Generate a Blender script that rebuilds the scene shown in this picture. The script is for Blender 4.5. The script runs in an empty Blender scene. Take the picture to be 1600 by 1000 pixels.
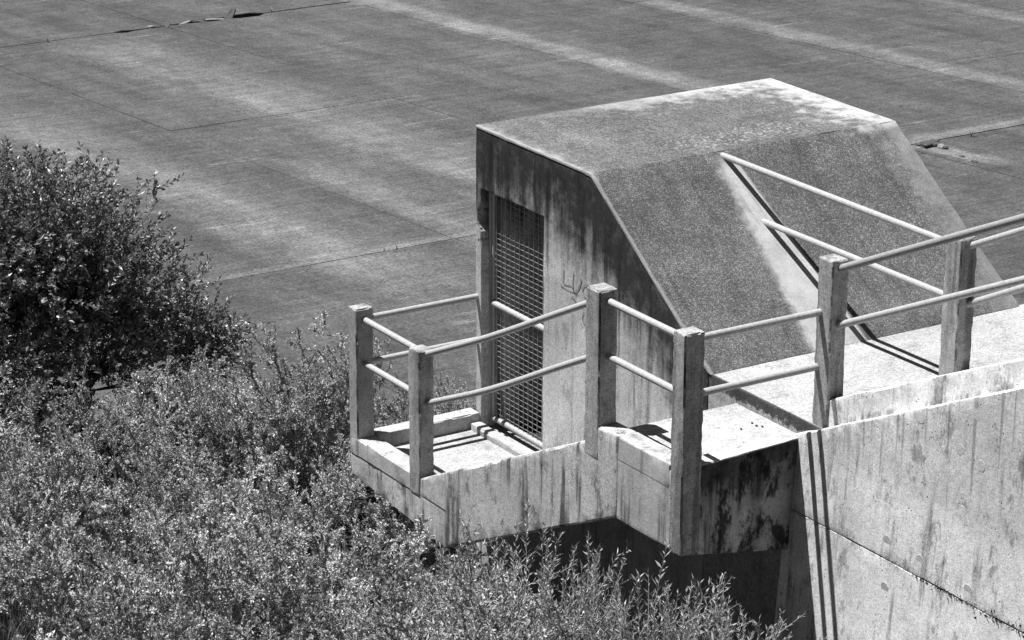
import bpy, bmesh, math, random
import numpy as np
from mathutils import Vector, Matrix, noise

# ------------------------------------------------------------------ camera, sky, sun, exposure
sc = bpy.context.scene
col = sc.collection
SUN = Vector((-0.255, 0.28, 1.0)).normalized()            # towards the sun
cam_data = bpy.data.cameras.new('camera')
cam = bpy.data.objects.new('camera', cam_data); col.objects.link(cam)
CAM = Vector((-13.7523, -20.4123, 8.3773))
FW = Vector((0.50623043, 0.79912686, -0.32423297))
UP = Vector((0.16973727, 0.27628629, 0.94596784))
RT = Vector((0.84552943, -0.53391212, 0.00422291))
cam.matrix_world = Matrix(((RT.x, UP.x, -FW.x, CAM.x), (RT.y, UP.y, -FW.y, CAM.y), (RT.z, UP.z, -FW.z, CAM.z), (0, 0, 0, 1)))
FPX = 4494.4544
cam_data.sensor_fit = 'HORIZONTAL'; cam_data.sensor_width = 36.0
cam_data.lens = FPX / 1600 * 36.0
cam_data.clip_start = 0.5; cam_data.clip_end = 2000
sc.camera = cam

world = bpy.data.worlds.new('World'); sc.world = world; world.use_nodes = True
wn = world.node_tree; wn.nodes.clear()
sky = wn.nodes.new('ShaderNodeTexSky'); sky.sky_type = 'NISHITA'; sky.sun_disc = False
sky.air_density = 0.4; sky.dust_density = 0.3
sky.sun_elevation = math.asin(SUN.z); sky.sun_rotation = math.atan2(SUN.x, SUN.y)
bw = wn.nodes.new('ShaderNodeSeparateColor'); bg = wn.nodes.new('ShaderNodeBackground'); wo = wn.nodes.new('ShaderNodeOutputWorld')
bg.inputs['Strength'].default_value = 0.05
wn.links.new(sky.outputs[0], bw.inputs[0]); wn.links.new(bw.outputs[0], bg.inputs[0])   # red channel: the photograph is a red-filtered black and white
wn.links.new(bg.outputs[0], wo.inputs[0])
sun_data = bpy.data.lights.new('sun', 'SUN'); sun_data.energy = 5.0; sun_data.angle = math.radians(0.53); sun_data.color = (1, 1, 1)
sun = bpy.data.objects.new('sun', sun_data); col.objects.link(sun)
sun.rotation_mode = 'QUATERNION'; sun.rotation_quaternion = (-SUN).to_track_quat('-Z', 'Y')
vs = sc.view_settings
sc.cycles.max_bounces = 6; sc.cycles.diffuse_bounces = 2
vs.view_transform = 'Standard'; vs.look = 'None'; vs.exposure = 0.8; vs.gamma = 1.0; vs.use_curve_mapping = False

random.seed(7); RNG = np.random.default_rng(7)

# ------------------------------------------------------------------ helpers: tagging
def tag(o, label=None, cat=None, group=None, kind=None):
    if label: o['label'] = label
    if cat: o['category'] = cat
    if group: o['group'] = group
    if kind: o['kind'] = kind
    return o

def empty(name, loc=(0, 0, 0)):
    o = bpy.data.objects.new(name, None); o.location = loc; o.empty_display_size = 0.2
    col.objects.link(o); return o

def link(name, me, mat, parent=None):
    o = bpy.data.objects.new(name, me); col.objects.link(o)
    if mat is not None and not me.materials: me.materials.append(mat)
    if parent is not None:
        o.parent = parent
        pl = Vector((0, 0, 0)); q = parent
        while q is not None: pl += q.location; q = q.parent
        o.location = -pl
    return o

# ------------------------------------------------------------------ helpers: node materials
class NT:
    def __init__(s, name):
        s.mat = bpy.data.materials.new(name); s.mat.use_nodes = True
        s.t = s.mat.node_tree; s.t.nodes.clear()
        s.out = s.t.nodes.new('ShaderNodeOutputMaterial')
        s.bsdf = s.t.nodes.new('ShaderNodeBsdfPrincipled')
        s.t.links.new(s.bsdf.outputs[0], s.out.inputs[0])
        g = s.t.nodes.new('ShaderNodeNewGeometry'); s.pos = g.outputs['Position']
        sp = s.t.nodes.new('ShaderNodeSeparateXYZ'); s.t.links.new(s.pos, sp.inputs[0])
        s.x, s.y, s.z = sp.outputs
    def put(s, sock, v):
        if hasattr(v, 'is_linked'): s.t.links.new(v, sock)
        else: sock.default_value = v
    def m(s, op, a, b=0.0, c=None, clamp=False):
        n = s.t.nodes.new('ShaderNodeMath'); n.operation = op; n.use_clamp = clamp
        s.put(n.inputs[0], a); s.put(n.inputs[1], b)
        if c is not None: s.put(n.inputs[2], c)
        return n.outputs[0]
    def add(s, a, b): return s.m('ADD', a, b)
    def sub(s, a, b): return s.m('SUBTRACT', a, b)
    def mul(s, a, b): return s.m('MULTIPLY', a, b)
    def mapv(s, scale, off=(0, 0, 0)):
        n = s.t.nodes.new('ShaderNodeMapping'); s.t.links.new(s.pos, n.inputs['Vector'])
        n.inputs['Scale'].default_value = scale; n.inputs['Location'].default_value = off
        return n.outputs[0]
    def noise(s, scale=(1, 1, 1), k=1.0, detail=3.0, rough=0.55, off=(0, 0, 0), dist=0.0):
        n = s.t.nodes.new('ShaderNodeTexNoise'); s.t.links.new(s.mapv(scale, off), n.inputs['Vector'])
        n.inputs['Scale'].default_value = k; n.inputs['Detail'].default_value = detail
        n.inputs['Roughness'].default_value = rough; n.inputs['Distortion'].default_value = dist
        return n.outputs[0]
    def voro(s, k, scale=(1, 1, 1), off=(0, 0, 0), feature='F1', out=0):
        n = s.t.nodes.new('ShaderNodeTexVoronoi'); s.t.links.new(s.mapv(scale, off), n.inputs['Vector'])
        n.feature = feature; n.inputs['Scale'].default_value = k
        return n.outputs[out]
    def step(s, v, a, b):      # smooth 0..1 from a to b (a may exceed b)
        n = s.t.nodes.new('ShaderNodeMapRange'); n.interpolation_type = 'SMOOTHSTEP'
        s.put(n.inputs['Value'], v)
        lo, hi, f0, f1 = (a, b, 0.0, 1.0) if a < b else (b, a, 1.0, 0.0)
        n.inputs['From Min'].default_value = lo; n.inputs['From Max'].default_value = hi
        n.inputs['To Min'].default_value = f0; n.inputs['To Max'].default_value = f1
        return n.outputs[0]
    def lin(s, v, a, b, c, d):
        n = s.t.nodes.new('ShaderNodeMapRange'); s.put(n.inputs['Value'], v)
        for i, q in zip((1, 2, 3, 4), (a, b, c, d)): n.inputs[i].default_value = q
        return n.outputs[0]
    def mix(s, f, a, b):
        n = s.t.nodes.new('ShaderNodeMix'); n.data_type = 'FLOAT'
        s.put(n.inputs[0], f); s.put(n.inputs[2], a); s.put(n.inputs[3], b)
        return n.outputs[0]
    def finish(s, grey, rough=0.9, height=None, dist=0.01, strength=1.0, spec=0.25):
        s.put(s.bsdf.inputs['Base Color'], grey) if hasattr(grey, 'is_linked') else s.put(s.bsdf.inputs['Base Color'], (grey, grey, grey, 1))
        s.put(s.bsdf.inputs['Roughness'], rough); s.bsdf.inputs['Specular IOR Level'].default_value = spec
        if height is not None:
            b = s.t.nodes.new('ShaderNodeBump'); b.inputs['Strength'].default_value = strength; b.inputs['Distance'].default_value = dist
            s.put(b.inputs['Height'], height); s.t.links.new(b.outputs[0], s.bsdf.inputs['Normal'])
        return s.mat

def concrete(name, base=0.4, var=0.35, streak=0.5, streak_lo=0.52, streak_hi=0.68, blotch=0.0, pores=0.6, speck=0.25,
             top=None, boards=None, bump=0.006, off=(0, 0, 0), extra=None, blo=0.53):
    """cast concrete: cloudy tone, vertical run-off streaks, pores, fine grain; top = (z level, length, amount) of dark algae runs"""
    n = NT(name)
    big = n.noise(k=1.1, detail=5, off=off); mid = n.noise(k=6.0, detail=6, rough=0.65, off=off)
    fine = n.noise(k=70.0, detail=3, rough=0.7)
    v = n.mul(base, n.add(1.0, n.mul(n.sub(big, 0.5), var * 2.2)))
    v = n.mul(v, n.add(1.0, n.mul(n.sub(mid, 0.5), var * 1.6)))
    v = n.mul(v, n.add(1.0, n.mul(n.sub(fine, 0.5), speck * 4.2)))
    v = n.mul(v, n.add(1.0, n.mul(n.sub(n.noise(k=26.0, detail=4, rough=0.75, off=(off[1], 3, off[0])), 0.5), speck * 2.6)))
    st = n.noise(scale=(7, 7, 0.42), k=1.0, detail=4, rough=0.6, off=off)
    st2 = n.noise(scale=(24, 24, 2.4), k=1.0, detail=4, rough=0.6, off=off)
    if streak:
        f = n.step(n.add(st, n.mul(n.sub(st2, 0.5), 0.35)), streak_lo, streak_hi)
        f = n.mul(f, n.step(n.noise(k=1.7, detail=4, off=(off[0] + 4, off[1], off[2])), 0.34, 0.56))
        v = n.mul(v, n.sub(1.0, n.mul(f, streak)))
        v = n.mul(v, n.add(0.85, n.mul(st2, 0.30)))
    if top:
        zt, ln, amt = top; zt_low = zt < 1
        if zt > 1: zt = n.add(zt, n.mul(n.m('MINIMUM', n.y, 0.0), 0.705))      # the hut's top edge follows the slope
        ragged = n.add(n.add(n.mul(st, 0.5), n.mul(st2, 0.2)), n.mul(n.noise(k=2.3, detail=7, rough=0.7, off=(off[0] + 2, off[1], off[2])), 0.6))
        d = n.m('DIVIDE', n.sub(zt, n.z), ln)                   # 0 at the top edge, 1 at the run's usual end
        f = n.step(n.sub(ragged, n.mul(d, 0.5)), 0.12, 0.52)
        f = n.mul(f, n.add(0.6, n.mul(mid, 0.7)))
        if zt_low: f = n.mul(f, n.mul(n.step(n.x, -1.347, -1.325), n.step(n.z, -0.085, -0.10)))
        v = n.mul(v, n.sub(1.0, n.m('MINIMUM', n.mul(f, amt), 0.93)))
    if blotch:
        f = n.mul(1.0 if blo > 0.5 else n.mul(n.step(n.x, -1.347, -1.325), n.step(n.z, -0.085, -0.11)), n.step(n.noise(scale=(1, 1, 0.55), k=4.2, detail=8, rough=0.76, off=(off[0] + 9, off[1], off[2])), blo, blo + 0.10))
        v = n.mul(v, n.sub(1.0, n.mul(f, blotch)))
    p = n.voro(24.0, off=off)
    pm = n.mul(n.step(p, 0.19, 0.10), n.step(n.noise(k=5.0, detail=2), 0.5, 0.62))
    p2 = n.mul(n.step(n.voro(52.0, off=(off[2], off[0], 1)), 0.2, 0.08), n.step(n.noise(k=3.0, detail=3, off=(7, 1, 1)), 0.46, 0.62))
    pm = n.m('MAXIMUM', pm, n.mul(p2, 0.8))
    if pores: v = n.mul(v, n.sub(1.0, n.mul(pm, pores)))
    if extra: v = extra(n, v, st, st2, mid)
    h = n.add(n.mul(mid, 0.9), n.mul(fine, 0.35)); h = n.sub(h, n.mul(pm, 0.6))
    if boards:
        w = n.t.nodes.new('ShaderNodeTexWave'); w.wave_type = 'BANDS'; w.bands_direction = 'Z'; w.wave_profile = 'SAW'
        n.t.links.new(n.pos, w.inputs[0]); w.inputs['Scale'].default_value = boards
    return n.finish(v, 0.92, h, bump, 0.8, 0.2)

def plain(name, g, rough=0.8, spec=0.3, var=0.25, k=30.0, bump=0.002):
    n = NT(name)
    a = n.noise(k=k, detail=5, rough=0.65)
    return n.finish(n.mul(g, n.add(1.0, n.mul(n.sub(a, 0.5), var * 2))), rough, a, bump, 0.6, spec)

# ------------------------------------------------------------------ materials
M = {}
def side_extra(n, v, st, st2, mid):
    # dark run-off below the far right end of the flight and grime along the foot of the drip edge
    return v
M['hut_wall'] = concrete('hut_wall_concrete', 0.45, 0.38, 0.55, 0.52, 0.68, 0.3, 0.8, 0.46, top=(1.30, 1.15, 0.98))
M['landing'] = concrete('landing_concrete', 0.46, 0.42, 0.8, 0.50, 0.66, 0.6, 0.9, 0.42, off=(3.1, 0.4, 0))
M['landing_top'] = concrete('landing_top_concrete', 0.40, 0.22, 0.0, blotch=0.18, pores=0.4, speck=0.3, off=(1, 7, 2))
M['upper_face'] = concrete('upper_landing_concrete', 0.45, 0.42, 0.75, 0.47, 0.66, 0.88, 0.5, 0.3, top=(-0.05, 0.6, 0.9), off=(5.3, 1.2, 3.1), blo=0.47)
M['under_face'] = concrete('base_concrete', 0.20, 0.3, 0.4, blotch=0.3, off=(2, 2, 2))
M['post'] = concrete('post_concrete', 0.32, 0.5, 0.45, 0.46, 0.62, 0.3, 0.8, 0.5, off=(8, 3, 1))
def seam_extra(n, v, st, st2, mid):
    wob = n.noise(k=2.2, detail=5, rough=0.7); pit = n.noise(k=38.0, detail=4, rough=0.8)
    d = n.m('ABSOLUTE', n.add(n.add(n.z, 0.70), n.mul(n.sub(wob, 0.5), 0.10)))
    wide = n.step(n.y, -4.1, -5.2)                                   # the seam crumbles more towards the right
    f = n.mul(n.step(n.sub(pit, n.mul(d, 5.0)), 0.42, 0.52), n.mul(n.step(d, 0.10, 0.02), n.add(0.5, n.mul(wide, 0.5))))
    v = n.mul(v, n.sub(1.0, n.mul(f, 0.85)))
    c = n.mul(n.step(n.noise(k=30.0, detail=4, rough=0.8, off=(3, 3, 3)), 0.52, 0.6), n.mul(n.step(d, 0.16, 0.03), wide))
    v = n.mix(n.mul(c, 0.45), v, 0.8)
    # thin drips from the coping and a few long water marks
    dr = n.noise(scale=(30, 15, 0.5), k=1.0, detail=3, off=(1, 5, 2)); top_ = n.sub(n.mul(n.add(n.y, 3.27), -0.465), n.z)
    f = n.mul(n.step(n.sub(dr, n.mul(top_, 0.16)), 0.50, 0.62), n.step(top_, -0.02, 0.02))
    v = n.mul(v, n.sub(1.0, n.mul(f, 0.42)))
    spot = n.step(n.noise(scale=(1, 1, 0.5), k=7.0, detail=7, rough=0.75, off=(5, 9, 1)), 0.60, 0.67)
    return n.mul(v, n.sub(1.0, n.mul(spot, 0.6)))
M['wall'] = concrete('stair_wall_concrete', 0.65, 0.34, 0.55, 0.52, 0.68, 0.5, 0.9, 0.34, off=(0, 6, 4), extra=seam_extra)
M['kerb'] = concrete('kerb_concrete', 0.42, 0.3, 0.55, 0.53, 0.7, 0.2, 0.6, 0.3, off=(0, 2, 4))
M['floor'] = concrete('floor_concrete', 0.35, 0.42, 0.0, blotch=0.28, pores=0.5, speck=0.5, off=(4, 4, 4))

def riser_extra(n, v, st, st2, mid):
    rag = n.add(n.mul(n.noise(k=9.0, detail=6, rough=0.7), 0.9), n.mul(st2, 0.3))
    f = n.mul(n.step(n.sub(rag, n.mul(n.m('ABSOLUTE', n.z), 3.6)), 0.14, 0.30), n.step(n.x, 0.035, 0.012))
    return n.mul(v, n.sub(1.0, n.mul(f, 0.85)))
M['walk'] = concrete('walkway_concrete', 0.33, 0.4, 0.0, blotch=0.25, pores=0.6, speck=0.6, off=(4, 4, 4), extra=riser_extra)

def roof_mat():
    n = NT('exposed_aggregate')
    big = n.noise(k=1.2, detail=5); mid = n.noise(k=7.0, detail=5, rough=0.7)
    g1 = n.voro(120.0, out=1)                                       # random tone per stone
    sp = n.t.nodes.new('ShaderNodeSeparateColor'); n.t.links.new(g1, sp.inputs[0]); stone = sp.outputs[0]
    fine = n.noise(k=130.0, detail=2, rough=0.7)
    v = n.mul(0.118, n.add(1.0, n.mul(n.sub(big, 0.5), 0.9)))
    v = n.mul(v, n.add(1.0, n.mul(n.sub(mid, 0.5), 0.7)))
    v = n.mul(v, n.add(0.62, n.mul(n.m('POWER', stone, 3.0), 1.5)))
    v = n.mul(v, n.add(0.3, n.mul(fine, 1.4)))
    v = n.mul(v, n.add(0.45, n.mul(n.noise(scale=(5, 1.2, 1.2), k=1.0, detail=6, rough=0.7, off=(4, 0, 0)), 1.1)))
    # pale worn and lichen-covered edges of the flat top, pale flecks along the ridge
    flat = n.step(n.z, 1.25, 1.315)
    far = n.step(n.add(n.y, n.mul(n.sub(mid, 0.5), 1.6)), 1.45, 1.98)
    right = n.step(n.add(n.x, n.mul(n.sub(mid, 0.5), 1.8)), 2.85, 3.45)
    left = n.mul(n.step(n.add(n.x, n.mul(n.sub(mid, 0.5), 0.55)), 0.18, -0.08), 0.6)
    e = n.m('MAXIMUM', n.m('MAXIMUM', n.mul(far, n.step(n.x, 0.2, 2.9)), right), left)
    e = n.mul(e, flat)
    ridge = n.mul(n.mul(n.step(n.y, 0.75, 0.35), n.step(n.y, 0.02, 0.25)), n.mul(n.step(n.x, 0.6, 1.6), n.step(n.x, 3.1, 2.2)))
    lich = n.mul(n.step(n.noise(k=30.0, detail=3, rough=0.7), 0.52, 0.62), n.add(n.mul(ridge, 0.45), n.mul(flat, 0.18)))
    e = n.m('MAXIMUM', n.mul(e, 0.9), lich, clamp=True)
    v = n.mix(n.m('MINIMUM', e, 1.0), v, n.mul(0.46, n.add(0.55, n.mul(fine, 0.9))))
    # limewash strip left down the slope beside the pipe ends
    x0 = n.add(n.add(n.x, n.mul(n.sub(mid, 0.5), 0.22)), n.mul(n.add(n.y, 1.88), -0.11))
    xr = n.add(n.add(n.x, n.mul(n.sub(mid, 0.5), 0.05)), n.mul(n.y, 0.10))
    strip = n.mul(n.step(x0, 1.04, 1.20), n.step(xr, 1.53, 1.49))
    sl = n.mul(strip, n.step(n.y, 0.0, -0.2))
    v = n.mix(n.mul(sl, n.add(0.5, n.mul(mid, 0.9))), v, n.mul(0.46, n.add(0.5, n.mul(fine, 0.9))))
    rs_ = n.mul(n.mul(n.step(n.add(n.x, n.mul(n.sub(mid, 0.5), 0.9)), 3.0, 3.48), n.sub(1.0, flat)), 0.55)
    v = n.mix(rs_, v, n.mul(0.30, n.add(0.4, n.mul(fine, 1.2))))
    cloud = n.noise(k=2.6, detail=7, rough=0.72, off=(6, 2, 0))
    v = n.mul(v, n.add(0.42, n.mul(cloud, 1.16)))
    edge = n.mul(n.step(n.add(n.x, n.mul(n.sub(mid, 0.5), 0.06)), 0.035, 0.012), 0.55)
    v = n.mix(edge, v, n.mul(0.34, n.add(0.4, n.mul(fine, 1.2))))
    # damp dark streaks down the slope
    ds = n.mul(n.step(n.noise(scale=(9, 0.6, 0.6), k=1.0, detail=4), 0.58, 0.72), n.sub(1.0, flat))
    v = n.mul(v, n.sub(1.0, n.mul(ds, 0.35)))
    h = n.add(n.mul(stone, 0.6), n.mul(fine, 0.6))
    return n.finish(v, 0.93, h, 0.006, 0.9, 0.2)
M['roof'] = roof_mat()

def slab_mat():
    n = NT('apron_concrete')
    big = n.noise(k=0.22, detail=4); mid = n.noise(scale=(1, 0.45, 1), k=1.3, detail=6, rough=0.65)
    along = n.noise(scale=(1.15, 0.07, 0.07), k=1.0, detail=4, rough=0.55)      # run-off bands along the fall of the apron
    across = n.noise(scale=(0.5, 7.0, 1), k=1.0, detail=5, rough=0.7)
    fine = n.noise(k=26.0, detail=4, rough=0.75)
    v = n.mul(0.067, n.add(1.0, n.mul(n.sub(big, 0.5), 0.5)))
    v = n.mul(v, n.add(1.0, n.mul(n.sub(along, 0.5), 1.1)))
    v = n.mul(v, n.add(1.0, n.mul(n.sub(mid, 0.5), 1.2)))
    v = n.mul(v, n.add(1.0, n.mul(n.sub(n.noise(scale=(1, 0.6, 1), k=5.0, detail=6, rough=0.8), 0.5), 1.4)))
    v = n.mul(v, n.add(1.0, n.mul(n.sub(across, 0.5), 1.1)))
    v = n.mul(v, n.add(1.0, n.mul(n.sub(fine, 0.5), 3.6)))
    wob = n.add(n.x, n.mul(n.sub(mid, 0.5), 0.9))
    band = None
    for xc, w, amt, ya, yb in ((9.3, 1.3, 0.75, 13.0, 32.0), (16.0, 0.6, 1.0, 17.0, 60.0), (20.4, 0.6, 0.7, 12.0, 60.0),
                               (7.4, 0.8, 0.45, 12.0, 19.0), (5.0, 1.1, 0.6, 12.0, 26.0), (24.9, 0.5, 0.5, 14.0, 60.0), (13.4, 0.5, 0.2, 15.0, 40.0)):
        d = n.m('ABSOLUTE', n.sub(wob, xc))
        f = n.mul(n.mul(n.step(d, w, 0.05), amt), n.mul(n.step(n.y, ya - 2, ya + 2), n.step(n.y, yb + 3, yb - 3)))
        band = f if band is None else n.m('MAXIMUM', band, f)
    d = n.m('ABSOLUTE', n.sub(n.add(n.y, n.mul(n.sub(mid, 0.5), 0.5)), 14.45))
    f = n.mul(n.mul(n.step(d, 0.4, 0.05), 0.75), n.step(n.x, 15.4, 15.9))
    band = n.m('MAXIMUM', band, f)
    d = n.m('ABSOLUTE', n.sub(n.add(n.y, n.mul(n.sub(mid, 0.5), 0.25)), 13.72))
    band = n.m('MAXIMUM', band, n.mul(n.mul(n.step(d, 0.22, 0.04), 0.55), n.step(n.x, 15.4, 15.0)))
    d = n.m('ABSOLUTE', n.sub(n.sub(wob, n.mul(n.sub(14.2, n.y), 0.06)), 15.95))
    f = n.mul(n.step(d, 0.3, 0.1), n.mul(n.step(n.y, 11.8, 13.0), n.step(n.y, 14.6, 14.2)))
    band = n.m('MAXIMUM', band, f)
    band = n.mul(band, n.add(0.1, n.mul(n.noise(k=0.7, detail=5, rough=0.65), 1.4)))
    v = n.mul(v, n.add(1.0, n.mul(band, 1.55)))
    # scraped pale patches
    sc_ = n.mul(n.step(n.noise(scale=(0.5, 2.6, 1), k=1.0, detail=6, rough=0.75, off=(3, 1, 0)), 0.60, 0.70), 0.9)
    v = n.mul(v, n.add(1.0, n.mul(sc_, 0.9)))
    return n.finish(v, 0.9, n.add(fine, n.mul(mid, 0.5)), 0.01, 0.6, 0.2)
M['slab'] = slab_mat()
M['rail'] = plain('painted_pipe', 0.36, 0.55, 0.4, 0.6, 38.0, 0.002)
M['rail_rust'] = plain('flaking_pipe', 0.27, 0.75, 0.3, 0.75, 60.0, 0.006)
M['steel'] = plain('galvanised_wire', 0.26, 0.55, 0.5, 0.2, 60.0)
M['gate_frame'] = plain('gate_tube', 0.33, 0.6, 0.4, 0.35, 40.0)
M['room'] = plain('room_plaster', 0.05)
M['joint'] = plain('joint_dirt', 0.02, 0.95, 0.1)
M['soil'] = plain('bank_soil', 0.03, 0.95, 0.1, 0.6, 6.0, 0.03)
M['stone'] = plain('broken_concrete', 0.2, 0.9, 0.2, 0.7, 25.0, 0.02)
M['dark_stone'] = plain('damp_broken_concrete', 0.07, 0.9, 0.2, 0.7, 18.0, 0.02)
M['scribble'] = plain('faded_spray_paint', 0.22, 0.9, 0.1, 0.9, 40.0)
M['patch'] = concrete('tie_hole_mortar', 0.60, 0.3, 0.2, pores=0.4)

def leaf_mat(name, g, rough, spec, var=0.6, trans=0.25):
    n = NT(name)
    gi = n.t.nodes.new('ShaderNodeNewGeometry')
    r = gi.outputs['Random Per Island']
    oi = n.t.nodes.new('ShaderNodeObjectInfo')
    v = n.mul(n.mul(g, n.add(1 - var, n.mul(r, var * 2))), n.add(0.55, n.mul(oi.outputs['Random'], 0.85)))
    n.put(n.bsdf.inputs['Base Color'], v); n.bsdf.inputs['Roughness'].default_value = rough
    n.bsdf.inputs['Specular IOR Level'].default_value = spec
    tr = n.t.nodes.new('ShaderNodeBsdfTranslucent'); n.put(tr.inputs[0], v)
    mx = n.t.nodes.new('ShaderNodeMixShader'); mx.inputs[0].default_value = trans
    n.t.links.new(n.bsdf.outputs[0], mx.inputs[1]); n.t.links.new(tr.outputs[0], mx.inputs[2]); n.t.links.new(mx.outputs[0], n.out.inputs[0])
    return n.mat
M['tree_leaf'] = leaf_mat('glossy_leaf', 0.20, 0.38, 0.6, 0.5, 0.2)
M['scrub_leaf'] = leaf_mat('scrub_leaf', 0.44, 0.55, 0.35, 0.6, 0.12)
M['willow_leaf'] = leaf_mat('narrow_leaf', 0.30, 0.45, 0.45, 0.4, 0.2)
M['grass'] = leaf_mat('dry_grass_blade', 0.30, 0.7, 0.2, 0.4, 0.2)
M['bark'] = plain('twig_bark', 0.10, 0.85, 0.2, 0.5, 20.0)
M['pale_bark'] = plain('pale_twig_bark', 0.30, 0.85, 0.2, 0.5, 20.0)

# ------------------------------------------------------------------ helpers: worn concrete solids
def solid(name, poly, axis, a, b, mat, parent=None, bevel=0.012, grid=0.11, rough=0.0025, chip=0.010, seed=0.0, warp=None):
    """extrude a polygon along an axis, round its arrises, cut it into a fine grid and wear its edges"""
    bm = bmesh.new()
    def P(p, t): return {'x': (t, p[0], p[1]), 'y': (p[0], t, p[1]), 'z': (p[0], p[1], t)}[axis]
    A = [bm.verts.new(P(p, a)) for p in poly]; B = [bm.verts.new(P(p, b)) for p in poly]
    bm.faces.new(A); bm.faces.new(B[::-1])
    k = len(poly)
    for i in range(k): bm.faces.new((A[i], B[i], B[(i + 1) % k], A[(i + 1) % k]))
    bmesh.ops.recalc_face_normals(bm, faces=bm.faces)
    if bevel: bmesh.ops.bevel(bm, geom=list(bm.edges), offset=bevel, segments=2, profile=0.6, affect='EDGES', clamp_overlap=True)
    co = np.array([v.co[:] for v in bm.verts]); lo, hi = co.min(0), co.max(0)
    if grid:
        for ax in range(3):
            nrm = [0, 0, 0]; nrm[ax] = 1
            n = int((hi[ax] - lo[ax]) / grid)
            for i in range(1, n + 1):
                t = lo[ax] + (hi[ax] - lo[ax]) * i / (n + 1)
                pt = [0, 0, 0]; pt[ax] = t
                bmesh.ops.bisect_plane(bm, geom=bm.verts[:] + bm.edges[:] + bm.faces[:], plane_co=pt, plane_no=nrm, dist=1e-5)
        bm.normal_update()
        edgy = set()
        for e in bm.edges:
            if len(e.link_faces) == 2 and e.calc_face_angle(0) > 0.3: edgy.update(e.verts)
        for v in bm.verts:
            p = v.co + Vector((seed, seed * 1.7, 0))
            d = noise.noise_vector(p * 2.3) * rough
            if v in edgy:
                q = noise.noise(p * 7.0) + 0.6 * noise.noise(p * 19.0)
                d = d - v.normal * (max(0.0, q - 0.05) * chip * 1.6) + noise.noise_vector(p * 15.0) * chip * 0.25
            v.co += d
    if warp:
        for v in bm.verts: v.co = warp(v.co)
    me = bpy.data.meshes.new(name); bm.to_mesh(me); bm.free()
    me.shade_smooth(); me.set_sharp_from_angle(angle=math.radians(19))
    return link(name, me, mat, parent)

def box(name, x0, x1, y0, y1, z0, z1, mat, parent=None, **kw):
    return solid(name, [(x0, y0), (x1, y0), (x1, y1), (x0, y1)], 'z', z0, z1, mat, parent, **kw)

def tube(name, pts, r, mat, parent=None, sides=14, caps=True):
    bm = bmesh.new(); rings = []
    pts = [Vector(p) for p in pts]
    for i, p in enumerate(pts):
        d = (pts[min(i + 1, len(pts) - 1)] - pts[max(i - 1, 0)]).normalized()
        u = d.cross(Vector((0, 0, 1)) if abs(d.z) < 0.9 else Vector((1, 0, 0))).normalized(); w = d.cross(u)
        rings.append([bm.verts.new(p + (u * math.cos(t) + w * math.sin(t)) * r) for t in [2 * math.pi * j / sides for j in range(sides)]])
    for a, b in zip(rings, rings[1:]):
        for j in range(sides): bm.faces.new((a[j], a[(j + 1) % sides], b[(j + 1) % sides], b[j]))
    if caps: bm.faces.new(rings[0][::-1]); bm.faces.new(rings[-1])
    bmesh.ops.recalc_face_normals(bm, faces=bm.faces)
    me = bpy.data.meshes.new(name); bm.to_mesh(me); bm.free()
    me.shade_smooth(); me.set_sharp_from_angle(angle=math.radians(50))
    return link(name, me, mat, parent)

def chunk(name, loc, size, mat, parent=None, seed=0, sub=2):
    bm = bmesh.new(); bmesh.ops.create_icosphere(bm, subdivisions=sub, radius=1.0)
    rs = random.Random(seed); o = Vector((rs.uniform(-9, 9), rs.uniform(-9, 9), rs.uniform(-9, 9)))
    rot = Matrix.Rotation(rs.uniform(0, 6.28), 3, 'Z')
    for v in bm.verts:
        n = v.co.copy()
        q = 1 + 0.45 * noise.noise(n * 1.5 + o) + 0.2 * noise.noise(n * 4 + o)
        n = Vector([max(-0.72, min(0.72, c)) for c in n]) * q
        v.co = rot @ Vector((n.x * size[0], n.y * size[1], n.z * size[2])) + Vector(loc)
    me = bpy.data.meshes.new(name); bm.to_mesh(me); bm.free()
    return link(name, me, mat, parent)

# ------------------------------------------------------------------ ground, apron slabs, bank
PS = -0.06
def apron_z(y): return -4.0 + PS * (y - 13.6)
def quad_sheet(name, pts, mat):
    me = bpy.data.meshes.new(name); me.from_pydata(pts, [], [(0, 1, 2, 3)]); return link(name, me, mat)
g = quad_sheet('ground', [(-400, -60, -4.7), (400, -60, -4.7), (400, 600, apron_z(600) - 0.4), (-400, 600, apron_z(600) - 0.4)], M['joint'])
g.data.materials.clear(); g.data.materials.append(M['soil']); tag(g, kind='structure')

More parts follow.
